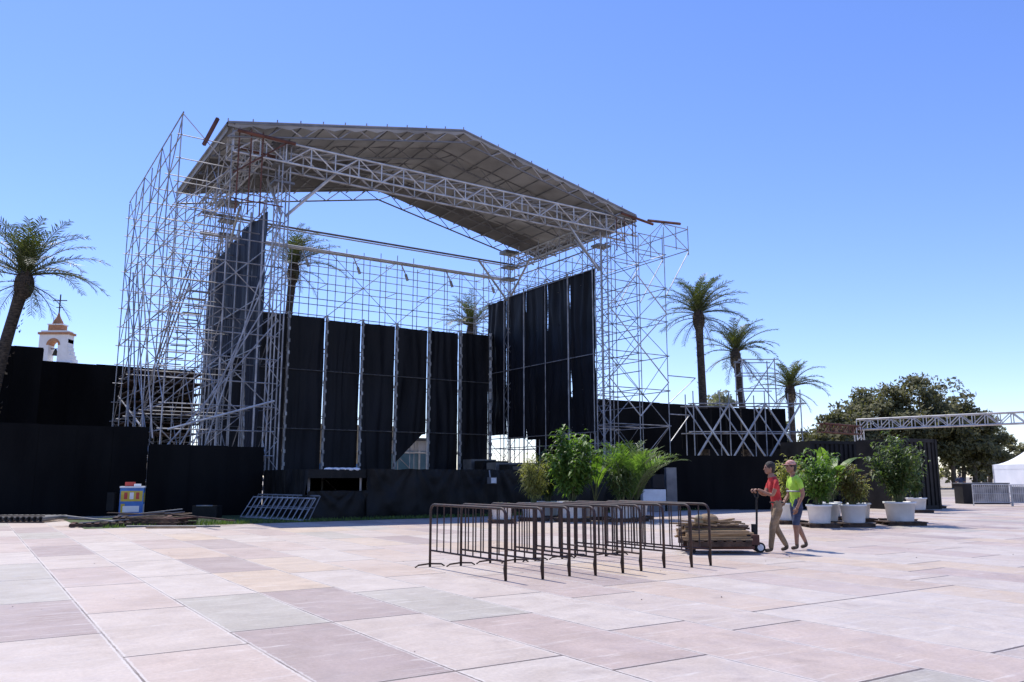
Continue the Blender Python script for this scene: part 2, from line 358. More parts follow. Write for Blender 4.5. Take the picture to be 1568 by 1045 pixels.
for b in lin(B0,B1,4):
    for (x,y) in ((A0,AM),(A1,AM)):
        mb.tube(roofpt(x,b,.0),roofpt(y,b,.0),.06,'grey',6); mb.tube(roofpt(x,b,-.6),roofpt(y,b,-.6),.045,'grey',6)
        pts=lin(x,y,14)
        for i in range(14):
            p=roofpt(pts[i],b,-.02 if i%2 else -.6); q=roofpt(pts[i+1],b,-.6 if i%2 else -.02); mb.tube(p,q,.028,'grey' if b>B0 else 'steel',4)
for (x,y) in ((A0,AM),(AM,A1)):
    pts=lin(x,y,11)
    for i in range(11):
        mb.face([roofpt(pts[i],B0-.03,.1),roofpt(pts[i+1],B0-.03,.1),roofpt(pts[i+1],B0-.03,-.12),roofpt((pts[i]+pts[i+1])/2,B0-.03,-.24),roofpt(pts[i],B0-.03,-.12)],'roofm')
        mb.tube(roofpt(pts[i],B0,.05),roofpt(pts[i],B0,.22),.03,'steel',4)
for a in (A0,A1):
    mb.tube(roofpt(a,B0,0),roofpt(a,B1,0),.07,'grey',6)
    mb.face([roofpt(a,B0,.08),roofpt(a,B1,.08),roofpt(a,B1,-.35),roofpt(a,B0,-.35)],'roofm')
mb.obj('roof',stage)
def truss(mb,P,Q,h,w,k,nbay,rc=.05,rl=.028):
    P=Vector(P);Q=Vector(Q); d=(Q-P); side=d.normalized().cross(Vector((0,0,1)))*(-w)
    up=Vector((0,0,h)); 
    for o in (Vector((0,0,0)),up,side,side+up): mb.tube(P+o,Q+o,rc,k,6)
    for i in range(nbay):
        a=P+d*i/nbay; c=P+d*(i+1)/nbay
        for o in (Vector((0,0,0)),side):
            mb.tube(a+o+(up if i%2 else up*0),c+o+(up*0 if i%2 else up),rl,k,5); mb.tube(a+o,a+o+up,rl,k,5)
        mb.tube(a,c+side,rl,k,4); mb.tube(a+up+side,c+up,rl,k,4); mb.tube(a,a+side,rl,k,4); mb.tube(a+up,a+up+side,rl,k,4)
mb=MB()
truss(mb,S(8.2,34.0,15.1),S(30.9,34.0,15.1),.9,1.1,'alu',20,.055,.032)
mb.tube(S(9.2,43.9,15.3),S(29.6,43.9,15.3),.06,'grey',6)
for a in (9.6,29.3): truss(mb,S(a,34,15.1),S(a,44,15.1),.7,.6,'alu',9,.045,.026)
for a in (10.5,28.6):
    for b in (34.2,43.6):
        for da in (0,.5):
            for db in (0,.5): mb.tube(S(a+da-.25,b+db,0),S(a+da-.25,b+db,16),.034,'steel')
        for i in range(26):
            z=.6*i; q=i%2
            mb.tube(S(a-.25+.5*q,b,z),S(a+.25-.5*q,b,z+.6),.018,'steel',4); mb.tube(S(a-.25,b+.5*q,z),S(a-.25,b+.5-.5*q,z+.6),.018,'steel',4)
        s_=1 if a<19 else -1
        mb.tube(S(a+.2*s_,b+.2,12.8),S(a+2.4*s_,b+.2,15.2),.07,'alu'); mb.tube(S(a,b+.3,12.9),S(a,b+(2.6 if b<40 else -2.2),15.2),.07,'alu')
        sbox(mb,a-.5,a+.5,b-.1,b+.7,15.95,16.15,'grey')
        for dz in (15.0,14.2): sbox(mb,a-.45,a+.45,b-.08,b+.6,dz,dz+.1,'grey')
for (a0,b0,z0,a1,b1,z1) in ((8.3,33.8,16.0,10.8,33.8,15.95),(7.0,34.0,15.1,7.5,34.0,16.4),(29.6,33.8,16.2,32.0,33.8,15.95),(31.8,34.0,16.2,34.4,34.0,16.45),(8.6,34.9,15.7,10.4,34.9,15.6)):
    p=S(a0,b0,z0);q=S(a1,b1,z1); mb.tube(p,q,.085,'rust',4,None,True)
mb.obj('roof_truss',stage)
# curtains
mb=MB()
for i in range(8):
    a0=12.43+2.27*i-2.27+.03
    w=2.21; top=10.75+R.uniform(-.07,.07)
    if i==5: cloth(mb,S(a0,46.0),DA,w,2.0,top,'black',.05,.7,i,lambda u:2.2+1.9*min(1,u/2.0))
    else: cloth(mb,S(a0,46.0),DA,w,1.6,top,'black',.05,.7,i)
cloth(mb,S(10.4,46.1),DA,2.0,1.6,10.7,'black',.05,.6,40)
for i in range(9):
    a=12.43+2.27*(i-1)
    mb.tube(S(a,45.75,1.7),S(a,45.75,10.9),.075,'alu',8); mb.tube(S(a,45.6,1.7),S(a,45.6,10.9),.03,'steel',5)
    for z in lin(2.2,10.6,12): mb.box(S(a,45.64,z),(.13,.14,.2),'steel',ROTS)
for z in (4.2,7.6): mb.tube(S(10.3,45.9,z),S(28.6,45.9,z),.03,'grey',4)
mb.obj('backdrop_curtain',stage)
mb=MB()
for i in range(5):
    b0=34.9+2.28*i
    cloth(mb,S(28.5,b0),DB,2.27,3.9+.25*math.sin(i*2),13.05+.1*math.sin(i),'black',.07,.75,20+i)
    mb.tube(S(28.3,b0,1.7),S(28.3,b0,13.2),.055 if i in(1,3) else .03,'steel',6)
for z in (3.9,8.2,13.0): mb.tube(S(28.35,34.6,z),S(28.35,46.2,z),.03,'steel')
mb.obj('right_side_curtain',stage)
mb=MB()
for i in range(5):
    b0=35.1+2.08*i
    cloth(mb,S(10.1,b0),DB,2.0,(2.0,7.0,7.4,7.0,6.8)[i],13.1+.15*math.sin(i*1.7),'bluecloth',.07,.6,30+i)
    mb.tube(S(9.95,b0,1.7),S(9.95,b0,13.6),.045,'steel',6)
for z in (7,9.2,11.2,13.1): mb.tube(S(9.95,34.6,z),S(9.95,46,z),.03,'steel')
mb.obj('left_side_curtain',stage)
mb=MB()
sbox(mb,10.2,28.5,28.75,46,1.55,1.72,'container')
for a in lin(10.3,28.3,9):
    for b in (29,33,37): mb.tube(S(a,b,0),S(a,b,1.55),.05,'steel')
    mb.tube(S(a,29,.1),S(a,33,1.5),.03,'steel')
sbox(mb,10.2,28.5,33.5,33.6,0.01,1.54,'blackwall')  # black sheet added under the deck to darken the skirt opening
skirt(mb,S(12.3,28.45),DA,16.1,0.01,1.78,'skirt',50)
skirt(mb,S(10.1,28.45),DA,2.25,0.01,1.0,'skirt',51)
cloth(mb,S(10.1,28.45),DA,2.25,1.45,1.76,'skirt',.05,.9,52)
cloth(mb,S(10.1,28.5),DB,5.2,0.01,1.76,'skirt',.09,.8,53)
for i in range(5): mb.ell(S(10.9+.25*i,28.6,1.76),(.2,.15,.07),'white',8,6)
mb.obj('stage_deck',stage)
mb=MB()
for a in (17.5,21.3): 
    mb.box(S(a,28.1,1.35),(.3,.25,.25),'grey',ROTS); mb.tube(S(a,28.2,1.3),S(a,28.3,1.75),.03,'steel')
    mb.face([S(a-.12,27.96,1.25),S(a+.12,27.96,1.25),S(a+.12,27.96,1.45),S(a-.12,27.96,1.45)],'white')
mb.obj('stage_lamps',stage)
mb=MB()
sbox(mb,23.0,28.2,50.5,53.5,0.3,3.9,'tent'); sbox(mb,23.3,27.9,50.42,50.48,1.3,3.2,'glass'); sbox(mb,22.9,28.3,50.3,53.6,3.92,4.1,'grey')
for a in (23.2,25.5,27.9): sbox(mb,a,a+.12,50.34,50.4,.3,3.9,'white')
mb.obj('backstage_cabin')
mb=MB(); sbox(mb,19,27.5,56,56.3,0,5.2,'panel'); sbox(mb,19.2,27.2,55.9,55.98,1.6,2.4,'blue'); mb.obj('painted_hoarding')
mb=MB()
sbox(mb,27.2,28.3,36,46,1.72,1.8,'grey')
for i in range(6): sbox(mb,25.6,27.4,36.5+i*1.4,37.5+i*1.4,1.75,1.95+.12*i,('container','grey')[i%2])
mb.obj('flight_cases')
mb=MB()
def grille(mb,P,Q,top,n,k,r=.025):
    P=Vector(P);Q=Vector(Q);t=Vector(top)
    mb.tube(P,Q,r,k);mb.tube(P+t,Q+t,r,k);mb.tube(P+t*.5,Q+t*.5,r*.7,k)
    for i in range(n+1):
        c=P+(Q-P)*i/n; mb.tube(c,c+t,r*.7,k,4)
grille(mb,S(8.9,31.6,.03),S(9.9,27.7,.03),S(.45,.2,.8),12,'grey',.035)
grille(mb,S(8.6,31.4,.03),S(9.65,27.6,.03),S(.5,.2,.72),12,'steel',.026)
mb.obj('metal_grille')
# ------------------------------------------------------------ walls
mb=MB()
def slatwall(mb,p0,p1,z0,z1,k='blackwall',th=.12,pitch=1.2):
    p0=Vector(p0);p1=Vector(p1);d=p1-p0;L=d.length;ang=math.atan2(d.y,d.x);rot=Matrix.Rotation(ang,3,'Z');n=max(1,int(L/pitch))
    for i in range(n):
        c=p0+d*(i+.5)/n; off=rot@Vector((0,R.uniform(-.02,.02),0))
        mb.box((c.x+off.x,c.y+off.y,(z0+z1)/2+R.uniform(-.02,.02)),(L/n-.004,th,z1-z0),k,rot@Matrix.Rotation(R.uniform(-.01,.01),3,'Z'))
    for i in range(n+1):
        c=p0+d*i/n; o=rot@Vector((0,th*.7,0)); mb.box((c.x+o.x,c.y+o.y,(z0+z1)/2),(.06,.05,z1-z0-.05),k,rot)
slatwall(mb,S(-12,36),S(6.0,36),0,3.47); mb.obj('black_wall')
mb=MB(); slatwall(mb,S(5.7,33.6),S(10.0,33.6),0,2.7); mb.obj('black_wall.001')
mb=MB(); slatwall(mb,S(-20,46),S(2.6,46),0,7.75); sbox(mb,-.4,.1,45.7,45.9,7.2,7.35,'white'); sbox(mb,-.4,.3,45.7,45.9,4.3,4.5,'white'); mb.obj('black_wall.002')
mb=MB(); slatwall(mb,S(2.7,47.9),S(10.2,47.9),0,7.35); mb.obj('black_wall.003')
mb=MB(); slatwall(mb,S(28.8,41),S(51.5,41),0,6.45); mb.obj('black_wall.004')
mb=MB(); slatwall(mb,(6.8,38.2,0),(14.2,38.9,0),0,2.45)
mb.obj('black_wall.005')
def container(name,p0,p1,z1,depth,k='container',z0=0.0):
    mb=MB(); p0=Vector(p0);p1=Vector(p1);d=(p1-p0);L=d.length;dn=d.normalized();nr=Vector((-dn.y,dn.x,0)); n=int(L/.28)
    rot=Matrix.Rotation(math.atan2(d.y,d.x),3,'Z')
    mb.box(p0+d/2+nr*(depth/2+.06)+Vector((0,0,(z0+z1)/2)),(L,depth,z1-z0),k,rot)
    for i in range(n): mb.box(p0+dn*(L*(i+.5)/n)+nr*.03+Vector((0,0,(z0+z1)/2)),(L/n*.55,.06,z1-z0-.3),k,rot)
    for z in (z0+.09,z1-.07): mb.box(p0+d/2+nr*.02+Vector((0,0,z)),(L+.02,.09,.16),k,rot)
    for t in (0,1): mb.box(p0+d*t+nr*.01+Vector((0,0,(z0+z1)/2)),(.14,.12,z1-z0+.02),k,rot)
    return mb.obj(name)
container('shipping_container',(15.2,42,0),(19.6,43.5,0),3.3,2.4)
container('shipping_container.001',(18.0,38.2,0),(20.2,39.4,0),3.25,2.4)
container('shipping_container.002',(19.8,43.8,0),(22.6,46.2,0),3.1,2.4,'grey')
mb=MB()
xs=lin(10.3,16.4,3); ys=[46.5,48.6]
for x in xs:
    for y in ys: mb.tube((x,y,0),(x,y,6.2+R.uniform(0,.3)),.035,'steel')
for z in (2.4,4,5.6):
    for y in ys: mb.tube((10,y,z),(16.7,y,z),.035,'steel')
    for x in xs: mb.tube((x,46.3,z),(x,48.9,z),.03,'steel')
for i in range(3):
    x0,x1=xs[i],xs[i+1]
    mb.tube((x0,46.45,2.4),(x1,46.45,5.6),.06,'alu'); mb.tube((x1,46.4,2.4),(x0,46.4,5.6),.06,'alu'); mb.tube((x0,48.6,5.6),(x1,48.6,2.4),.04,'alu')
for x in (13.3,15.2):
    for y in (47,48.4): mb.tube((x,y,5.6),(x,y,8.3),.035,'steel')
for z in (6.5,7.4,8.2):
    mb.tube((13.1,47,z),(15.4,47,z),.03,'steel'); mb.tube((13.3,47,z),(13.3,48.4,z),.03,'steel'); mb.tube((13.2,48.4,z),(15.4,48.4,z),.03,'steel')
mb.tube((13.3,47,5.6),(15.2,47,8.2),.03,'steel'); mb.tube((15.2,47,5.6),(13.3,47,8.2),.03,'steel')
for i in range(7): mb.box((10.5+i*.9,48.9,4.3),(.8,.06,2.4),'blackwall')
mb.obj('scaffold_tower')
# ------------------------------------------------------------ white truss, tent, distant fence
mb=MB(); truss(mb,(26.0,62,5.0),(38.5,50,5.0),.75,.7,'alu',22,.06,.035)
truss(mb,(25.6,61.6,4.6),(21.5,58,4.6),.6,.6,'rust',8,.05,.03)
for t in (0.0,.99):
    p=Vector((26,62,0)).lerp(Vector((38.5,50,0)),t)
    for dx,dy in ((0,0),(.5,.5),(.5,0),(0,.5)): mb.tube((p.x+dx,p.y+dy,0),(p.x+dx,p.y+dy,5),.05,'alu')
    for i in range(8): mb.tube((p.x,p.y,.6*i),(p.x+.5,p.y,.6*i+.6),.03,'alu',4); mb.tube((p.x+.5,p.y,.6*i),(p.x,p.y,.6*i+.6),.03,'alu',4)
mb.obj('lighting_truss')
mb=MB()
def tent(mb,cx,cy,w,h,hp):
    for sx in(-1,1):
        for sy in(-1,1): mb.tube((cx+sx*w,cy+sy*w,0),(cx+sx*w,cy+sy*w,h),.05,'alu')
    n=8; c=[(-w,-w),(w,-w),(w,w),(-w,w)]
    for s_ in range(4):
        p=Vector((*c[s_],0));q=Vector((*c[(s_+1)%4],0))
        for i in range(n):
            t0,t1=i/n,(i+1)/n; z0=h+(hp-h)*t0**1.7; z1=h+(hp-h)*t1**1.7
            mb.face([Vector((cx,cy,z0))+p*(1-t0),Vector((cx,cy,z0))+q*(1-t0),Vector((cx,cy,z1))+q*(1-t1),Vector((cx,cy,z1))+p*(1-t1)],'tent')
        mb.face([Vector((cx,cy,h))+p,Vector((cx,cy,h))+q,Vector((cx,cy,h-.35))+q,Vector((cx,cy,h-.35))+p],'tent')
    for s_ in (0,3):
        p=Vector((*c[s_],0))*.995;q=Vector((*c[(s_+1)%4],0))*.995
        mb.face([Vector((cx,cy,h-.3))+p,Vector((cx,cy,h-.3))+q,Vector((cx,cy,0))+q,Vector((cx,cy,0))+p],'tent')
tent(mb,39.3,62,2.1,2.4,4.0); mb.obj('white_tent')
mb=MB()
p0=Vector((24.0,43.5,0)); p1=Vector((31,41.5,0))
for j in range(4):
    a=p0.lerp(p1,j/4)+Vector((.06,0,0)); c=p0.lerp(p1,(j+1)/4)
    grille(mb,a+Vector((0,0,.18)),c+Vector((0,0,.18)),(0,0,.9),18,'alu',.03)
    for q in (a,c): mb.tube(q,q+Vector((0,0,1.1)),.03,'alu')
    mb.box((a+c)/2+Vector((0,0.05,.6)),((c-a).length*.96,.02,.8),'steel',Matrix.Rotation(math.atan2((c-a).y,(c-a).x),3,'Z'))
mb.obj('metal_fence')
mb=MB(); mb.box((26.5,47,.55),(2.6,.9,1.1),'container'); mb.box((26.5,47,1.13),(2.7,1.0,.06),'grey'); mb.obj('serving_counter')
# ------------------------------------------------------------ church belfry
mb=MB()
C=Vector((-51.0,90,0.15))
def cb(x0,x1,y0,y1,z0,z1,k): mb.box((C.x+(x0+x1)/2,C.y+(y0+y1)/2,(z0+z1)/2),(x1-x0,y1-y0,z1-z0),k)
cb(-2.2,2.3,0,5,0,14.0,'plaster'); 
cb(-1.85,-.75,.3,1.5,14,17.2,'plaster'); cb(.3,1.4,.3,1.5,14,17.2,'plaster')
n=12
for i in range(n):
    t0=math.pi*i/n;t1=math.pi*(i+1)/n; cx=-.225; r=.525; zc=16.0
    p=[(cx-r*math.cos(t0),zc+r*math.sin(t0)),(cx-r*math.cos(t1),zc+r*math.sin(t1))]
    for y,rev in ((.3,0),(1.5,1)):
        q=[(C.x+p[0][0],C.y+y,p[0][1]),(C.x+p[1][0],C.y+y,p[1][1]),(C.x+p[1][0],C.y+y,17.2),(C.x+p[0][0],C.y+y,17.2)]
        mb.face(q,'plaster')
    mb.face([(C.x+p[0][0],C.y+.3,p[0][1]),(C.x+p[1][0],C.y+.3,p[1][1]),(C.x+p[1][0],C.y+1.5,p[1][1]),(C.x+p[0][0],C.y+1.5,p[0][1])],'brick')
    R0,R1=.53,.78
    mb.face([(C.x+cx-R0*math.cos(t0),C.y+.27,zc+R0*math.sin(t0)),(C.x+cx-R0*math.cos(t1),C.y+.27,zc+R0*math.sin(t1)),(C.x+cx-R1*math.cos(t1),C.y+.27,zc+R1*math.sin(t1)),(C.x+cx-R1*math.cos(t0),C.y+.27,zc+R1*math.sin(t0))],'brick')
cb(-2.0,1.55,.15,1.65,17.2,17.45,'brick'); cb(-1.7,1.25,.25,1.55,17.45,17.65,'plaster'); cb(-1.0,.55,.35,1.45,17.65,18.3,'brick'); cb(-1.1,.65,.3,1.5,18.3,18.42,'plaster')
mb.lathe((C.x-.225,C.y+.9,18.42),[(.62,0),(.5,.35),(.3,.7),(.16,1.0),(.1,1.3),(.0,1.35)],'brick',10)
mb.tube((C.x-.225,C.y+.9,19.6),(C.x-.225,C.y+.9,21.9),.07,'rubber',6); mb.tube((C.x-1.0,C.y+.9,21.2),(C.x+.55,C.y+.9,21.2),.06,'rubber',6); mb.tube((C.x-.6,C.y+.9,20.4),(C.x+.15,C.y+.9,20.4),.05,'rubber',6)
mb.lathe((C.x-.225,C.y+.9,14.9),[(.36,0),(.27,.15),(.2,.5),(.1,.68),(0,.7)],'bronze',12); mb.tube((C.x-.8,C.y+.9,15.65),(C.x+.4,C.y+.9,15.65),.06,'darkwood',6)
for i in range(6):
    z0=14+i*.45; cb(1.4,2.3-.9*math.sin((i+1)/6*math.pi/2),.32,1.48,z0,z0+.45,'plaster')
mb.obj('church_belfry')
# ------------------------------------------------------------ palms
def frond(mb,o,az,el,length,droop,ll,n,k,wl=.035,rk='stem',rr=.03,hang=.2,pw=1.3):
    o=Vector(o); p=o.copy(); st=length/n; pts=[p.copy()]; dirs=[]
    for i in range(n):
        t=i/n; e=el-droop*(t**pw)
        d=Vector((math.cos(az)*math.cos(e),math.sin(az)*math.cos(e),math.sin(e))); dirs.append(d); p=p+d*st; pts.append(p.copy())
    sub=pts[::2]+([pts[-1]] if n%2 else [])
    mb.path(sub,[rr*(1-.8*i/len(sub)) for i in range(len(sub))],rk,4,False)
    side=Vector((-math.sin(az),math.cos(az),0))
    for i in range(2,n):
        t=i/n; d=dirs[i]; upv=d.cross(side); upv=-upv if upv.z<0 else upv
        L=ll*(math.sin(math.pi*min(1,(t*.78+.17)))**.6)
        for s_ in (-1,1):
            for h in (0,.5):
                q=pts[i]+d*st*h
                v=(side*s_*.75+d*R.uniform(.6,.95)+upv*R.uniform(.1,.5)).normalized()*L*R.uniform(.8,1.15)
                v.z-=L*R.uniform(.3,1.5)*hang*(1+t); w=d*wl
                mid=q+v*.55+Vector((0,0,.05*L))
                mb.face([q-w*.6,mid-w,q+v,mid+w,q+w*.6],k)
def palm(name,x,y,h,cr,nf=46,wind=(0.25,0),lean=(0,0),tr=.2,seed=1):
    R.seed(seed); mb=MB(); base=Vector((x-lean[0],y-lean[1],0)); top=Vector((x,y,h)); pts=[];rs=[]
    for i in range(15):
        t=i/14; p=base.lerp(top,t); p.x-=lean[0]*.25*math.sin(t*math.pi); pts.append(p); rs.append(tr*(1.3-.45*t+.25*math.exp(-((1-t)*10)**2)) )
    mb.path(pts,rs,'trunk',10)
    mb.ell(top+Vector((0,0,-.1)),(tr*1.6,tr*1.6,.75),'trunk',10,8)
    for i in range(60):
        an=R.uniform(0,6.28); zz=R.uniform(-.8,.3); d=Vector((math.cos(an),math.sin(an),0)); p=top+Vector((0,0,zz)); r=tr*1.35
        mb.face([p+d*r+d.cross(Vector((0,0,1)))*.05,p+d*r-d.cross(Vector((0,0,1)))*.05,p+d*(r+.16)+Vector((0,0,.28))],'trunk')
    for i in range(int(h*9)):
        t=R.random(); p=base.lerp(top,t); an=R.uniform(0,6.28); d=Vector((math.cos(an),math.sin(an),0)); r=tr*(1.3-.45*t)
        mb.face([p+d*r+d.cross(Vector((0,0,1)))*.06,p+d*r-d.cross(Vector((0,0,1)))*.06,p+d*(r+.09)+Vector((0,0,.13))],'trunk')
    for i in range(nf):
        t=i/nf; az=i*2.39996+R.uniform(-.3,.3); el=math.radians(86-78*t**1.1+R.uniform(-9,9)); L=cr*R.uniform(.85,1.15)*(.85+.3*t)
        d=Vector((math.cos(az)+wind[0],math.sin(az)+wind[1],0)); az2=math.atan2(d.y,d.x)
        frond(mb,top+Vector((0,0,.3)),az2,el,L,math.radians(R.uniform(40,80)),.2*cr,22,'palm' ,.019*cr/2.4,'stem',.035,.18,1.5)
    for i in range(7):
        az=i*.9+R.uniform(-.3,.3)
        frond(mb,top+Vector((0,0,.0)),az,math.radians(R.uniform(-30,0)),cr*.8,math.radians(55),.15*cr,14,'dead' if i%2 else 'palm',.016,'trunk',.03)
    return mb.obj(name)
palm('palm_tree',-23.2,38,10.6,3.4,36,(.15,0),(1.3,0),.27,3)
palm('palm_tree.001',-14.0,51,14.5,3.0,30,(.45,0),(.5,0),.25,4)
palm('palm_tree.002',-3.0,60.2,12.2,2.9,30,(-.3,0),(0,0),.25,5)
palm('palm_tree.003',11.6,50,11.2,3.0,36,(.2,0),(-.1,0),.24,6)
palm('palm_tree.004',14.2,51.5,9.0,2.8,28,(.35,0),(-.5,0),.22,17)
palm('palm_tree.005',18.4,54,7.0,2.5,32,(.25,0),(0,0),.22,8)
R.seed(99)
# ------------------------------------------------------------ distant trees
def tree(mb,x,y,h,cr,k,nclump=26,nl=110,ls=.42,flat=.6,lo=.3):
    b=Vector((x,y,0)); tp=Vector((x+R.uniform(-.5,.5),y,h*.5)); mb.path([b,b.lerp(tp,.5)+Vector((.15,0,0)),tp],[.35,.28,.2],'bark',7)
    for i in range(nclump):
        an=R.uniform(0,6.28); rr=cr*math.sqrt(R.random()); top=h*(1-(rr/cr)**2.2*.42); c=Vector((x+math.cos(an)*rr,y+math.sin(an)*rr,h*lo+(top-h*lo-.3)*R.random()**.6))
        if i%3==0: mb.tube(tp,c,.14,'bark',5,.04)
        s=cr*R.uniform(.2,.36)
        for j in range(nl):
            d=Vector((R.gauss(0,1),R.gauss(0,1),R.gauss(0,1))); d=d.normalized()*(R.random()**.45)
            p=c+Vector((d.x*s,d.y*s,d.z*s*flat)); u=Vector((R.gauss(0,1),R.gauss(0,1),R.gauss(0,1))).normalized(); w=u.orthogonal().normalized(); l=ls*R.uniform(.5,1.1)
            mb.face([p-u*l*.5,p+w*l*.3,p+u*l*.5,p-w*l*.3],k)
i=0
for (x,y,h,cr,k) in ((40.0,104,9.6,3.8,'euc'),(44.0,106,11.4,4.4,'euc'),(48.6,108,14.4,5.0,'euc'),(53.5,108,14.9,5.2,'euc'),(58.5,110,14.2,5.0,'euc'),(63,113,12.0,4.2,'euc'),(35,115,12,3.5,'pale'),(30,118,14,4.2,'pale')):
    mb=MB(); tree(mb,x,y,h,cr,k,80,95,.68,.65,.22); mb.obj('broadleaf_tree'+('' if i==0 else '.%03d'%i)); i+=1
mb=MB()
for j in range(26):
    tree(mb,48+j*3.4+R.uniform(-1,1),118+R.uniform(-6,16)+j*.3,R.uniform(8.0,11.0),R.uniform(3.0,4.6),R.choice(['euc','euc','pale']),26,60,.75,.7,.08)
mb.obj('distant_trees')
# ------------------------------------------------------------ potted plants
def pot(mb,x,y,r,h,pallet=True,sq=False):
    z=.0
    if pallet:
        for i in range(5): mb.box((x-r*1.1+i*r*.55,y,.10),(r*.42,r*2.4,.025),'darkwood')
        for i in range(3): mb.box((x,y-r+i*r,.045),(r*2.5,.09,.085),'darkwood')
        z=.115
    mb.lathe((x,y,z),[(0,0),(r*.82,0),(r*.84,.02),(r*.98,h*.9),(r*1.06,h*.9),(r*1.07,h),(r*.97,h),(r*.95,h*.9),(0,h*.9)],'white',24)
    mb.lathe((x,y,z),[(r*.95,h*.91),(0,h*.93)],'soil',24); return z+h*.9
def bush(mb,x,y,z,h,rad,n,ls,k,nst=14,wid=.35,droop=.3):
    tips=[]
    for i in range(nst):
        an=R.uniform(0,6.28); rr=rad*R.random()**.6; hh=h*R.uniform(.35,1.0)**.8*(1-.2*rr/rad)
        b=Vector((x+math.cos(an)*.08,y+math.sin(an)*.08,z)); t=Vector((x+math.cos(an)*rr,y+math.sin(an)*rr,z+hh)); m=b.lerp(t,.5)+Vector((-math.cos(an)*rr*.2,-math.sin(an)*rr*.2,.05))
        mb.path([b,m,t],[.018,.013,.007],'stem',4,False); tips.append((b,m,t))
    for i in range(n):
        b,m,t=R.choice(tips); f=R.uniform(.18,1.03)**.8; p=(b.lerp(m,f*2) if f<.5 else m.lerp(t,(f-.5)*2))
        p=p+Vector((R.gauss(0,.07),R.gauss(0,.07),R.gauss(0,.05)))
        an=R.uniform(0,6.28); d=Vector((math.cos(an),math.sin(an),R.uniform(-.5,.7))).normalized(); l=ls*R.uniform(.6,1.2); s_=d.cross(Vector((0,0,1))).normalized()
        mid=p+d*l*.5+Vector((0,0,.08*l)); tip=p+d*l+Vector((0,0,-droop*l))
        w=s_*l*wid*.5; up=Vector((0,0,l*wid*.15))
        mb.addm([p,mid-w+up,tip,mid+w+up,mid],[(0,1,4),(1,2,4),(2,3,4),(3,0,4)],k)
pi=[0]
def pname(b='potted_plant'):
    n=b if pi[0]==0 else '%s.%03d'%(b,pi[0]); pi[0]+=1; return n
def potted(x,y,r,ph,fn):
    mb=MB(); z=pot(mb,x,y,r,ph); fn(mb,x,y,z); mb.obj(pname())
def areca(h,n,k='leafA'):
    def f(mb,x,y,z):
        for i in range(n):
            az=i*2.4+R.uniform(-.3,.3); frond(mb,(x,y,z),az,math.radians(R.uniform(62,89)),h*R.uniform(.7,1.15),math.radians(R.uniform(40,85)),h*.2,18,k,.02,'stem',.014,.1,1.7)
    return f
def banana(h,n,k='leafA'):
    def f(mb,x,y,z):
        for i in range(n):
            az=i*2.4; el=math.radians(R.uniform(58,88)); L=h*R.uniform(.7,1.1); p=Vector((x,y,z)); side=Vector((-math.sin(az),math.cos(az),0)); pr=None
            for j in range(11):
                t=j/10; e=el-1.3*t*t; 
                w=0 if t<.35 else math.sin(math.pi*min(1,(t-.35)/.65*.93+.07))*.17*h*.55
                cur=(p-side*w+Vector((0,0,w*.3)),p.copy(),p+side*w+Vector((0,0,w*.3)))
                if pr is not None:
                    if t>.36:
                        mb.face([pr[0],cur[0],cur[1],pr[1]],k); mb.face([pr[1],cur[1],cur[2],pr[2]],k)
                    mb.tube(pr[1],cur[1],.014,'stem',4)
                pr=cur; p=p+Vector((math.cos(az)*math.cos(e),math.sin(az)*math.cos(e),math.sin(e)))*L/10
    return f
B=lambda h,r,n,ls,k,st=16,w=.4:(lambda mb,x,y,z:bush(mb,x,y,z,h,r,n,ls,k,st,w))
# centre group
potted(2.05,28.6,.48,.55,B(2.75,1.0,2800,.27,'leafA',36,.42))
potted(.75,29.0,.42,.5,B(1.9,.6,2000,.24,'leafB',34,.14))
potted(-.33,27.6,.36,.42,B(.15,.2,30,.1,'leafC',3))
potted(2.95,29.6,.38,.5,banana(2.2,8))
potted(4.1,29.0,.45,.5,areca(2.2,42))
potted(4.5,30.2,.42,.5,areca(2.3,32,'leafC'))
potted(3.7,28.4,.40,.5,B(1.5,.5,900,.22,'leafC',22,.3))
potted(1.3,30.4,.42,.5,B(2.1,.6,1300,.22,'leafC',26,.4))
# right group
potted(9.30,25.3,.36,.55,B(1.85,.7,1500,.2,'leafA',28,.45))
potted(8.95,27.0,.36,.55,B(1.6,.5,1000,.2,'leafB',20,.3))
potted(10.05,26.6,.34,.55,banana(2.1,9))
potted(10.45,25.6,.38,.55,B(1.35,.6,1200,.17,'leafR',24,.45))
potted(11.8,28.4,.36,.5,B(1.1,.35,500,.16,'leafB',14,.3))
potted(12.30,26.5,.46,.6,B(2.35,.9,2400,.2,'leafC',36,.42))
potted(11.3,29.6,.36,.5,B(1.9,.4,500,.2,'leafC',12,.3))
potted(12.9,28.0,.36,.5,B(1.9,.5,900,.18,'leafB',16,.3))
potted(20.3,40.5,.42,.5,B(1.7,.6,700,.28,'leafB',16,.4))
potted(17.2,35.5,.4,.5,B(2.0,.5,700,.28,'leafC',16,.3))
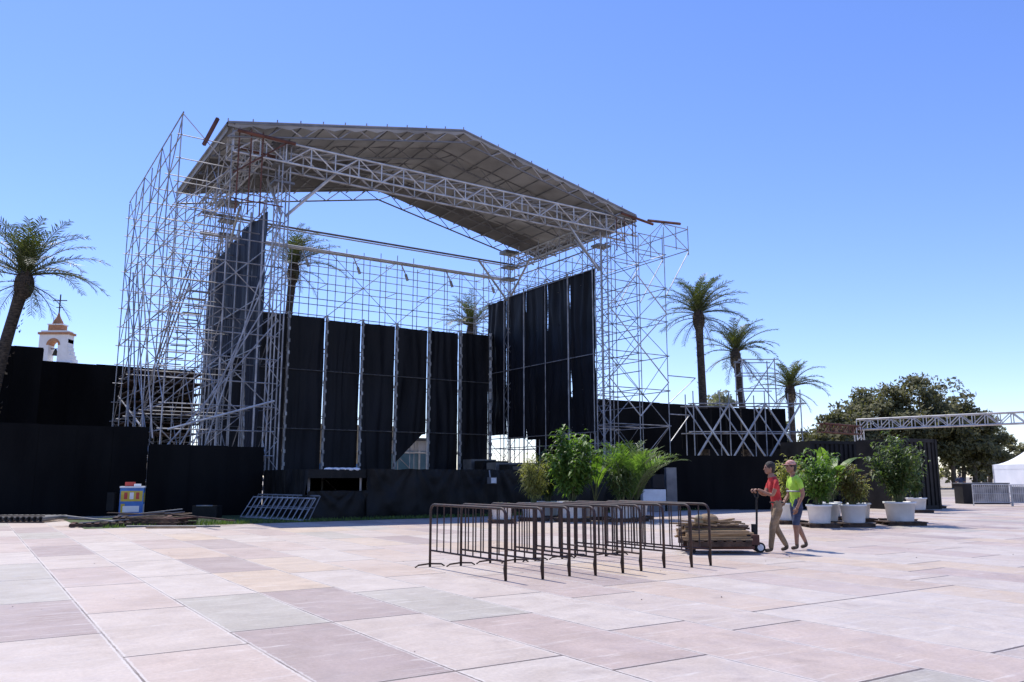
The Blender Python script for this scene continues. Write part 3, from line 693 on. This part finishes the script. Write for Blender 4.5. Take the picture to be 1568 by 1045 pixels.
# ------------------------------------------------------------ crowd barriers
def barrier(i):
    mb=MB(); L=2.3;H=1.03;r=.022
    arc=[Vector((0,0,0)),Vector((0,0,H-.12))]+[Vector((.12-.12*math.cos(t),0,H-.12+.12*math.sin(t))) for t in (.4,.8,1.2,math.pi/2)]
    arc2=[Vector((L-p.x,0,p.z)) for p in arc[::-1]]
    mb.path(arc+arc2,[r]*(len(arc)+len(arc2)),'bar',8)
    mb.tube((0,0,.27),(L,0,.27),.016,'bar',6)
    for j in range(1,10): mb.tube((L*j/10,0,.27),(L*j/10,0,H),.012,'bar',5)
    mb.path([(L,-.28,.0),(L,-.22,.035),(L,0,.05),(L,.22,.035),(L,.28,0)],[.014]*5,'bar',6)
    mb.path([(.0,0,.3),(.03,0,.16),(.0,0,.0)],[.02]*3,'bar',6)
    o=mb.obj('crowd_barrier'+('' if i==0 else '.%03d'%i))
    p=Vector((0.0,12.35,0))+DA*(.50*i+R.uniform(-.10,.10))+DB*R.uniform(-.14,.16)
    o.location=p; o.rotation_euler=(0,0,math.atan2(DB.y,DB.x)+R.uniform(-.06,.06))
R.seed(21)
for i in range(9): barrier(i)
# ------------------------------------------------------------ pallet truck with planks
mb=MB(); X0,Y0=3.45,17.0
for y in (-.27,.27):
    mb.box((4.15,Y0+y,.11),(1.3,.16,.06),'rust'); mb.tube((3.6,Y0+y-.06,.05),(3.6,Y0+y+.06,.05),.045,'rubber',10,None,True)
mb.box((4.86,Y0,.25),(.16,.45,.2),'rust'); mb.tube((4.9,Y0,.2),(4.9,Y0,.55),.05,'rubber',10,None,True)
for y in (-.1,.1):
    mb.tube((4.98,Y0+y-.035,.1),(4.98,Y0+y+.035,.1),.1,'rubber',16,None,True); mb.tube((4.98,Y0+y-.04,.1),(4.98,Y0+y+.04,.1),.065,'white',12,None,True)
mb.tube((4.95,Y0,.3),(4.99,Y0,1.08),.022,'rubber',8)
mb.path([(4.99,Y0,1.05),(4.99,Y0-.11,1.1),(4.97,Y0-.13,1.2),(4.97,Y0,1.22),(4.97,Y0+.13,1.2),(4.99,Y0+.11,1.1),(4.99,Y0,1.05)],[.017]*7,'rubber',8)
mb.obj('pallet_truck')
mb=MB()
for y in (-.45,0,.45): mb.box((4.08,Y0+y,.19),(1.25,.1,.09),'darkwood')
for i in range(7): mb.box((3.52+i*.187,Y0,.247),(.12,1.05,.022),'darkwood')
zz=.26
for l in range(7):
    for j in range(6):
        if l>4 and j in(0,5): continue
        mb.box((4.08+R.uniform(-.1,.1),Y0-.42+j*.165+R.uniform(-.02,.02),zz+.02),(R.uniform(1.15,1.4),R.uniform(.1,.15),.034),R.choice(['wood','wood','darkwood']),Matrix.Rotation(R.uniform(-.05,.05),3,'Z'))
    zz+=.038
for i in range(9):
    mb.box((3.85+R.uniform(-.25,.4),Y0+R.uniform(-.35,.3),zz+.03+.03*(i%3)),(R.uniform(.7,1.2),.11,.03),'wood',Matrix.Rotation(R.uniform(-.5,.5),3,'Z')@Matrix.Rotation(R.uniform(-.15,.15),3,'Y'))
mb.ell((3.95,Y0-.1,zz+.12),(.22,.18,.12),'wood',10,7); mb.ell((3.75,Y0-.2,zz+.1),(.1,.08,.13),'panel',8,6)
mb.obj('pallet_of_planks')
# ------------------------------------------------------------ left clutter
mb=MB(); bx,by=-12.75,28.0
mb.box((bx,by,.15),(.8,.75,.06),'darkwood')
for sx in(-.3,.3):
    for sy in (-.28,.28): mb.tube((bx+sx,by+sy-.02,.06),(bx+sx,by+sy+.02,.06),.06,'rubber',10,None,True)
rz=Matrix.Rotation(.35,3,'Z')
mb.box((bx,by,.66),(.72,.6,.94),'blue',rz)
for (u,v,w,h,k) in ((0,.20,.66,.34,'yellow'),(-.18,.21,.1,.22,'red'),(0,.21,.12,.22,'white'),(.18,.21,.1,.22,'red'),(0,-.22,.5,.2,'white'),(-.25,-.2,.12,.3,'yellow'),(.1,-.25,.16,.14,'yellow')):
    mb.box(Vector((bx,by,.66+v))+rz@Vector((u,-.304-.003*(k!='yellow'),0)),(w,.006,h),k,rz)
for (u,v,w,h,k) in ((0,.16,.5,.3,'yellow'),(0,-.2,.4,.25,'white')):
    mb.box(Vector((bx,by,.66+v))+rz@Vector((-.364,u,0)),(.006,w,h),k,rz)
    mb.box(Vector((bx,by,.66+v))+rz@Vector((.364,u,0)),(.006,w,h),k,rz)
mb.box((bx,by,1.155),(.76,.64,.05),'white',rz); mb.box((bx-.1,by,1.25),(.3,.3,.14),'red',rz); mb.box((bx+.15,by,1.22),(.2,.3,.08),'white',rz)
mb.obj('printed_crate')
def pallet(name,x,y,rot,n,z=0,mess=.1):
    mb=MB()
    for l in range(n):
        rr=Matrix.Rotation(rot+R.uniform(-mess,mess),3,'Z'); zb=z+l*.13; c=Vector((x+R.uniform(-.06,.06),y,zb))
        for j in(-.5,0,.5): mb.box(c+rr@Vector((0,j,.05)),(1.7,.09,.075),'darkwood',rr)
        for j in range(8): mb.box(c+rr@Vector((-.77+j*.22,0,.10)),(.13,1.15,.022),R.choice(['darkwood','rust','darkwood']),rr)
    for j in range(3): mb.box((x+R.uniform(-.4,.4),y+R.uniform(-.3,.3),z+n*.13+.04+.03*j),(1.9,.12,.03),R.choice(['wood','grey','darkwood']),Matrix.Rotation(R.uniform(-.5,.6),3,'Z')@Matrix.Rotation(R.uniform(-.1,.1),3,'Y'))
    return mb.obj(name)
pallet('pallet',-11.9,26.9,.25,2); pallet('pallet.001',-10.9,26.2,-.25,2); pallet('pallet.002',-12.6,25.8,.5,1)
mb=MB(); mb.tube((-11.4,24.8,.05),(-8.7,25.0,.04),.03,'grey',6); mb.box((-10.0,24.6,.03),(1.4,.12,.04),'wood',Matrix.Rotation(.1,3,'Z')); mb.box((-9.6,26.0,.25),(2.0,.14,.04),'darkwood',Matrix.Rotation(.1,3,'Y')); mb.obj('loose_boards')
mb=MB()
for j in range(17): mb.tube((-18.6+j*.19,27.6,.12),(-18.6+j*.19,29.2,.12),.075,'grey',10)
for z in (.02,.22): mb.box((-17.1,27.65,z),(3.3,.06,.04),'darkwood')
mb.obj('stack_of_pipes')
mb=MB()
for i in range(3): mb.box((-17.0+i*.5,33.0,.3+.12*i),(.9,.8,.5+.1*i),'container'); 
mb.tube((-16.2,32.5,0),(-16.2,32.5,1.1),.04,'grey'); mb.box((-11.3,31.0,.22),(.9,.6,.44),'container'); mb.tube((-11.6,30.7,.44),(-11.0,30.7,.44),.03,'grey')
mb.obj('equipment_cases')
mb=MB()
mb.box((7.1,37.2,.95),(.45,.5,1.9),'grey'); mb.box((6.2,36.6,.7),(1.0,.7,.5),'white'); mb.box((6.2,36.6,.22),(.9,.6,.44),'grey'); mb.box((6.4,36.5,1.3),(.5,.5,.6),'container')
mb.obj('site_cabinet')
# ------------------------------------------------------------ people
def skin(pts,rads,edges,sub=2,root=0):
    me=bpy.data.meshes.new('tmp'); me.from_pydata([tuple(p) for p in pts],edges,[]); o=bpy.data.objects.new('tmp',me); scene.collection.objects.link(o)
    o.modifiers.new('s','SKIN')
    if not me.skin_vertices: 
        bpy.context.view_layer.objects.active=o; bpy.ops.mesh.customdata_skin_add()
    for i,d in enumerate(me.skin_vertices[0].data):
        r=rads[i]; d.radius=(r,r) ; d.use_root=(i==root)
    s=o.modifiers.new('u','SUBSURF'); s.levels=sub; s.render_levels=sub
    bpy.context.view_layer.update(); dg=bpy.context.evaluated_depsgraph_get(); ev=o.evaluated_get(dg); m=ev.to_mesh()
    vs=[v.co.copy() for v in m.vertices]; fs=[tuple(p.vertices) for p in m.polygons]; ev.to_mesh_clear()
    bpy.data.objects.remove(o); bpy.data.meshes.remove(me); return vs,fs
def segd(p,a,b):
    d=b-a; t=max(0,min(1,(p-a).dot(d)/max(d.length_squared,1e-9))); return (p-(a+d*t)).length
def person(name,J,E,extras,loc,rz,scale=1.0,torso=.8):
    names=list(J); pts=[Vector(J[n][0]) for n in names]; rads=[J[n][1] for n in names]; idx={n:i for i,n in enumerate(names)}
    edges=[(idx[a],idx[b]) for a,b,_ in E]; vs,fs=skin(pts,rads,edges)
    ks=[]
    for f in fs:
        c=sum((vs[i] for i in f),Vector())/len(f); best=min(E,key=lambda e:segd(c,pts[idx[e[0]]],pts[idx[e[1]]])-.5*min(rads[idx[e[0]]],rads[idx[e[1]]])); ks.append(best[2])
    for v in vs:
        if .85<v.z<1.43 and abs(v.y)<.24: 
            cx=.03
            if abs(v.x-cx)<.18: v.x=cx+(v.x-cx)*torso
    mb=MB(); mb.addm(vs,fs,ks,True); extras(mb); o=mb.obj(name,None,loc,rz); o.scale=(scale,)*3; return o
def hand(mb,palm,fwd,side,dn,curl,k='skin'):
    palm=Vector(palm);fwd=Vector(fwd).normalized();side=Vector(side).normalized();dn=Vector(dn).normalized()
    for j,(o,l) in enumerate(((.030,.070),(.010,.080),(-.010,.074),(-.030,.058))):
        p=palm+side*o*.6; q=palm+side*o+fwd*.045; ch=[p,q]; ang=0; 
        for s_ in range(3):
            ang+=curl; q=q+(fwd*math.cos(ang)+dn*math.sin(ang))*l/2.4; ch.append(q)
        vs,fs=skin(ch,[.014,.0105,.0095,.009,.0075],[(i,i+1) for i in range(4)],1); mb.addm(vs,fs,k,True)
    ch=[palm-fwd*.01,palm+side*.03+fwd*.01+dn*.01,palm+side*.045+fwd*.035+dn*.03,palm+side*.04+fwd*.055+dn*.05]
    vs,fs=skin(ch,[.015,.013,.011,.009],[(0,1),(1,2),(2,3)],1); mb.addm(vs,fs,k,True)
def face(mb,c,hair,cap=False):
    c=Vector(c)
    mb.ell(c+Vector((.0,0,.0)),(.098,.078,.118),'skin',16,12)
    mb.ell(c+Vector((.035,0,-.07)),(.055,.048,.045),'skin',12,8)
    mb.addm([c+Vector(v) for v in ((.09,0,.025),(.093,-.017,-.03),(.093,.017,-.03),(.123,0,-.024),(.095,0,-.042))],[(0,1,3),(0,3,2),(1,4,3),(2,3,4)],'skin',True)
    for s_ in(-1,1):
        mb.ell(c+Vector((.086,s_*.031,.015)),(.012,.014,.009),'eye',8,6); mb.ell(c+Vector((.088,s_*.031,.034)),(.01,.02,.004),'hair',8,4)
        mb.ell(c+Vector((-.005,s_*.08,-.005)),(.02,.01,.032),'skin',8,6)
    mb.ell(c+Vector((.088,0,-.064)),(.01,.024,.007),'lip',8,6)
    mb.ell(c+Vector((-.02,0,.03)),(.106,.09,.112),'hair',16,12,-.35)
    mb.ell(c+Vector((-.045,0,-.02)),(.068,.08,.09),'hair',12,8)
    if cap:
        mb.ell(c+Vector((-.005,0,.05)),(.112,.096,.095),'cap',16,10,-.1); mb.ell(c+Vector((.11,0,.048)),(.075,.07,.01),'cap',14,6)
J={'pel':((0,0,.93),.135),'wai':((.02,0,1.07),.125),'che':((.05,0,1.24),.15),'up':((.06,0,1.37),.105),'nk':((.085,0,1.46),.056),'hd':((.10,0,1.56),.07)}
E=[('pel','wai','shirt'),('wai','che','shirt'),('che','up','shirt'),('up','nk','skin'),('nk','hd','skin')]
def limbs(J,E,arms,legs,top,leg,calf,sleeve='skin'):
    for s_,(sh,ua,el,wr,pa) in arms.items():
        J['sh'+s_]=(sh,.068);J['ua'+s_]=(ua,.056);J['el'+s_]=(el,.043);J['wr'+s_]=(wr,.028);J['pa'+s_]=(pa,.034)
        E+= [('up','sh'+s_,top),('sh'+s_,'ua'+s_,top),('ua'+s_,'el'+s_,sleeve),('el'+s_,'wr'+s_,'skin'),('wr'+s_,'pa'+s_,'skin')]
    for s_,(hp,kn,cf,an,he,to) in legs.items():
        J['hp'+s_]=(hp,.105);J['kn'+s_]=(kn,.074);J['cf'+s_]=(cf,.066 if calf!='skin' else .055);J['an'+s_]=(an,.054 if calf!='skin' else .038);J['he'+s_]=(he,.045);J['to'+s_]=(to,.036)
        E+= [('pel','hp'+s_,leg),('hp'+s_,'kn'+s_,leg),('kn'+s_,'cf'+s_,calf),('cf'+s_,'an'+s_,calf),('an'+s_,'he'+s_,'shoe'),('he'+s_,'to'+s_,'shoe')]
limbs(J,E,{'L':((.06,.19,1.36),(.10,.215,1.24),(.17,.22,1.09),(.355,.13,1.19),(.41,.11,1.205)),'R':((.07,-.19,1.36),(.11,-.215,1.24),(.18,-.22,1.09),(.355,-.12,1.19),(.41,-.10,1.205))},
 {'L':((0,.1,.86),(.15,.11,.49),(.16,.11,.36),(.20,.11,.11),(.19,.11,.05),(.33,.12,.035)),'R':((0,-.1,.86),(.03,-.1,.48),(-.04,-.1,.36),(-.16,-.1,.14),(-.19,-.1,.07),(-.06,-.11,.035))},'shirt','pants','pants')
def ex1(mb):
    hand(mb,(.41,.11,1.205),(1,0,0),(0,-1,0),(0,0,-1),.95); hand(mb,(.41,-.10,1.205),(1,0,0),(0,1,0),(0,0,-1),.95); face(mb,(.12,0,1.62),'hair')
    mb.path([(.17*math.cos(t)*.72+.01,.15*math.sin(t),.955) for t in [i*math.pi/8 for i in range(17)]],[.014]*17,'rubber',6,False)
person('worker_in_red_shirt',J,E,ex1,(5.40,17.0,0),math.pi,1.03)
J={'pel':((0,0,.93),.13),'wai':((.01,0,1.07),.13),'che':((.02,0,1.24),.155),'up':((.02,0,1.37),.108),'nk':((.04,0,1.46),.056),'hd':((.06,0,1.56),.07)}
E=[('pel','wai','vest'),('wai','che','vest'),('che','up','vest'),('up','nk','skin'),('nk','hd','skin')]
limbs(J,E,{'L':((.02,.19,1.36),(.01,.235,1.22),(-.02,.25,1.08),(.10,.24,.86),(.125,.235,.80)),'R':((.02,-.19,1.36),(.03,-.235,1.22),(.02,-.25,1.08),(.18,-.22,.90),(.22,-.21,.85))},
 {'L':((0,.1,.86),(.10,.11,.52),(.09,.11,.36),(.10,.11,.11),(.09,.11,.05),(.23,.12,.035)),'R':((0,-.1,.86),(-.02,-.1,.50),(-.10,-.1,.36),(-.20,-.1,.14),(-.22,-.1,.07),(-.09,-.11,.035))},'vest','navy','skin')
def ex2(mb):
    hand(mb,(.125,.235,.80),(.3,0,-1),(1,0,0),(0,-1,0),.35); hand(mb,(.22,-.21,.85),(.5,0,-.8),(1,0,0),(0,1,0),.45); face(mb,(.08,0,1.62),'hair',True)
    mb.path([(.025+.142*math.cos(t),.178*math.sin(t),1.14) for t in [i*math.pi/10 for i in range(21)]],[.016]*21,'steel',6,False)
person('worker_in_hi_vis_vest',J,E,ex2,(6.0,17.6,0),math.pi+.15,1.05)
J={'pel':((0,0,.93),.13),'wai':((.01,0,1.07),.125),'che':((.02,0,1.24),.15),'up':((.02,0,1.37),.105),'nk':((.03,0,1.46),.056),'hd':((.05,0,1.56),.07)}
E=[('pel','wai','navy'),('wai','che','navy'),('che','up','navy'),('up','nk','skin'),('nk','hd','skin')]
limbs(J,E,{'L':((.02,.19,1.36),(.01,.225,1.22),(-.02,.24,1.08),(.05,.24,.86),(.07,.235,.80)),'R':((.02,-.19,1.36),(.03,-.225,1.22),(.02,-.24,1.08),(.12,-.22,.88),(.15,-.21,.83))},
 {'L':((0,.1,.86),(.10,.11,.49),(.1,.11,.36),(.14,.11,.11),(.13,.11,.05),(.27,.12,.035)),'R':((0,-.1,.86),(-.02,-.1,.48),(-.10,-.1,.36),(-.20,-.1,.14),(-.22,-.1,.07),(-.09,-.11,.035))},'navy','rubber','rubber')
def ex3(mb):
    hand(mb,(.07,.235,.80),(.3,0,-1),(1,0,0),(0,-1,0),.35); hand(mb,(.15,-.21,.83),(.4,0,-.8),(1,0,0),(0,1,0),.35); face(mb,(.07,0,1.62),'hair')
person('pedestrian',J,E,ex3,(28.6,53,0),1.2)
# ------------------------------------------------------------ light, sky, camera
sd=Vector((-.549*math.cos(math.radians(60)),.8358*math.cos(math.radians(60)),math.sin(math.radians(60)))).normalized()
sl=bpy.data.lights.new('sun','SUN'); sl.energy=5.0; sl.angle=math.radians(.5); sl.color=(1,.955,.89)
so=bpy.data.objects.new('sun',sl); scene.collection.objects.link(so); so.rotation_euler=(-sd).to_track_quat('-Z','Y').to_euler()
w=bpy.data.worlds.new('World'); scene.world=w; w.use_nodes=True; nt=w.node_tree
sky=nt.nodes.new('ShaderNodeTexSky'); sky.sky_type='NISHITA'; sky.sun_disc=False; sky.sun_elevation=math.radians(60); sky.sun_rotation=math.radians(-33.3)
sky.air_density=1.0; sky.dust_density=0.1; sky.ozone_density=2.0
mu=nt.nodes.new('ShaderNodeMix'); mu.data_type='RGBA'; mu.blend_type='MULTIPLY'; mu.inputs[0].default_value=1.0; mu.inputs[7].default_value=(1.02,1.03,1.28,1)
hs=nt.nodes.new('ShaderNodeHueSaturation'); hs.inputs['Hue'].default_value=.505; hs.inputs['Saturation'].default_value=1.1; hs.inputs['Value'].default_value=1.12
bg=nt.nodes['Background']; nt.links.new(sky.outputs[0],mu.inputs[6]); nt.links.new(mu.outputs[2],hs.inputs['Color']); nt.links.new(hs.outputs[0],bg.inputs[0]); bg.inputs[1].default_value=.15
cam=bpy.data.cameras.new('camera'); co=bpy.data.objects.new('camera',cam); scene.collection.objects.link(co); co.location=(0,0,1.5)
co.rotation_euler=(math.radians(90+9.4),0,0); cam.lens=28.8; cam.sensor_width=36; cam.clip_end=6000; scene.camera=co
scene.view_settings.view_transform='Standard'; scene.view_settings.look='None'; scene.view_settings.exposure=0
